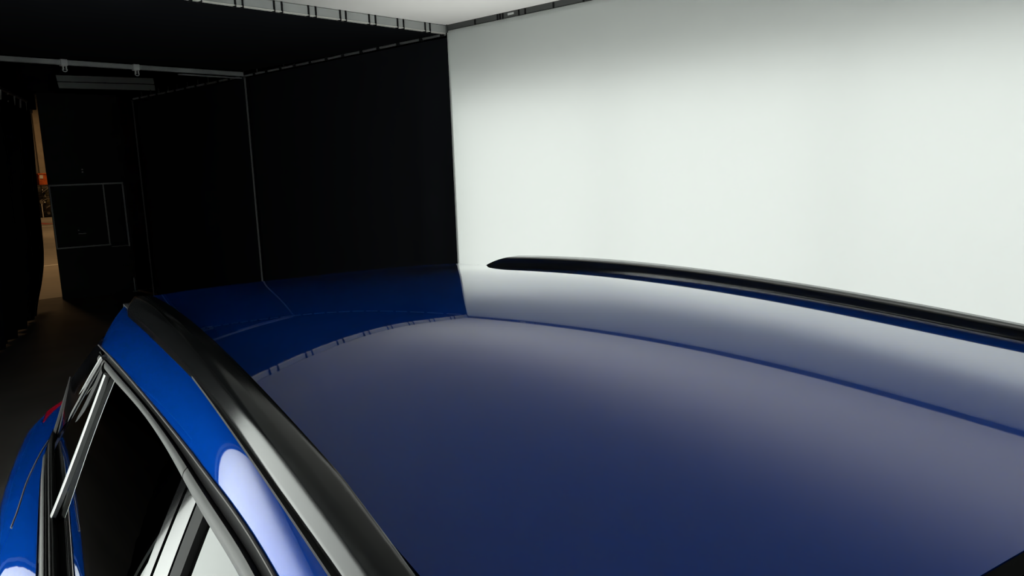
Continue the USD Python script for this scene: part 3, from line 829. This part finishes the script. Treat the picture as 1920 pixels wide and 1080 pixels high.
Xf = 1.47 - 0.32 * np.abs(vv) ** 2.4 - 0.05 * (uu - 0.5) ** 2; Zf = 0.86 - 0.62 * uu + 0 * vv
fb = cp('front_bumper', slab(np.stack([Xf, vv * 0.80 + 0 * uu, Zf], -1), 0.01, (1, 0, 0)), 'car_paint', smooth=SM)
cp('grille', box(np.array([1.44, -0.32, 0.58]), np.array([1.475, 0.32, 0.74]), 0.02), 'gloss_black', fb)
# lamps: wrap the rear and front corners
def corner_lamp(x0, x1, z0, z1, off):
    uu = np.linspace(0, 1, 24)[:, None]; w = np.linspace(0, 1, 10)[None, :]
    X = x0 + (x1 - x0) * uu + 0 * w
    zt, zb = z1 - 0.0 * uu, z0 + 0 * uu
    Z = zb + (zt - zb) * w
    Y = body_y(X, Z) - off
    return np.stack([X, Y, Z], -1)


tl = corner_lamp(-3.035, -2.915, 1.145, 1.198, 0.005)
tl[..., 2] -= 0.03 * np.linspace(0, 1, 24)[:, None] ** 2 * np.linspace(0, 1, 10)[None, :]
tl[..., 1] -= 0.0
both('tail_lamp', slab(tl, 0.03, (-0.3, -1, 0.3)), 'lamp_red', label='red tail lamp')
hl = corner_lamp(1.05, 1.38, 0.74, 0.86, 0.006)
both('head_lamp', slab(hl, 0.03, (0.3, -1, 0.2)), 'lamp_clear', label='clear head lamp')
# door mirrors
m = trimesh.creation.icosphere(3, 1.0); m.apply_scale([0.075, 0.11, 0.075]); m.apply_translation([0.42, -0.93, 1.14])
mr = both('door_mirror', m, 'car_paint', smooth=True)
both('mirror_foot', tube([(0.40, -0.72, 1.10), (0.41, -0.80, 1.10), (0.42, -0.88, 1.11)], [0.025, 0.022, 0.025], 10), 'gloss_black', parents=mr)
# inside and underside
cp('headliner', slab(np.stack([np.linspace(-2.15, -0.3, 20)[:, None] + np.zeros((1, 12)), np.linspace(-0.45, 0.45, 12)[None, :] + np.zeros((20, 1)), roofz(np.linspace(-2.15, -0.3, 20)[:, None], np.linspace(-0.45, 0.45, 12)[None, :]) - 0.03], -1), 0.01, (0, 0, -1)), 'interior', smooth=SM)
both('door_card', slab(np.stack([np.linspace(-2.7, 0.5, 30)[:, None] + np.zeros((1, 8)), -0.70 - 0.0 * np.zeros((30, 8)), np.linspace(0.4, 1.155, 8)[None, :] + np.zeros((30, 1))], -1), 0.02, (0, 1, 0)), 'interior')
cp('underbody', box(np.array([-2.9, -0.70, 0.24]), np.array([1.3, 0.70, 0.50]), 0.05), 'interior')
for x in (-0.55, -1.45):
    for s in ((-0.36, 0.36) if x > -1 else (-0.36, 0.0, 0.36)):
        cp('seat', cat_([box(np.array([x - 0.25, s - 0.2, 0.5]), np.array([x + 0.3, s + 0.2, 0.72]), 0.05), box(np.array([x - 0.36, s - 0.2, 0.6]), np.array([x - 0.2, s + 0.2, 1.22]), 0.05), box(np.array([x - 0.36, s - 0.11, 1.24]), np.array([x - 0.26, s + 0.11, 1.38]), 0.03)]), 'interior')
cp('dashboard', box(np.array([0.25, -0.64, 0.80]), np.array([0.62, 0.64, 1.0]), 0.06), 'interior')
# wheels
def lathe(prof, n=48):
    prof = np.asarray(prof, float); th = np.linspace(0, 2 * np.pi, n, endpoint=False)
    V = np.stack([np.stack([p[0] * np.cos(th), np.full(n, p[1]), p[0] * np.sin(th)], -1) for p in prof], 0)
    k = len(prof); v = V.reshape(-1, 3); f = []
    for i in range(k):
        for j in range(n):
            a, b = i * n + j, i * n + (j + 1) % n
            c, d = ((i + 1) % k) * n + (j + 1) % n, ((i + 1) % k) * n + j
            f += [[a, b, c], [a, c, d]]
    m = trimesh.Trimesh(v, f, process=False)
    if m.volume < 0: m.invert()
    return m


for a in AX:
    for s in (-1, 1):
        t = lathe([(0.235, -0.095), (0.30, -0.112), (0.333, -0.10), (0.345, -0.07), (0.345, 0.07), (0.333, 0.10), (0.30, 0.112), (0.235, 0.095)])
        t.apply_translation([a, s * 0.755, 0.345])
        tw = cp('tyre', t, 'rubber', smooth=30)
        ri = [lathe([(0.205, -0.09), (0.238, -0.10), (0.238, 0.10), (0.205, 0.09)])]
        for q in range(5):
            g = box(np.array([-0.035, -0.02, 0.03]), np.array([0.035, 0.02, 0.215]), 0.008)
            g.apply_translation([0, s * 0.07, 0]); g.apply_transform(trimesh.transformations.rotation_matrix(q * 2 * math.pi / 5, [0, 1, 0])); ri.append(g)
        hub = trimesh.creation.cylinder(radius=0.06, height=0.06, sections=24); hub.apply_transform(trimesh.transformations.rotation_matrix(math.pi / 2, [1, 0, 0])); hub.apply_translation([0, s * 0.06, 0])
        ri.append(hub)
        g = cat_(ri); g.apply_translation([a, s * 0.755, 0.345])
        cp('rim', g, 'rim_silver', tw, smooth=30)
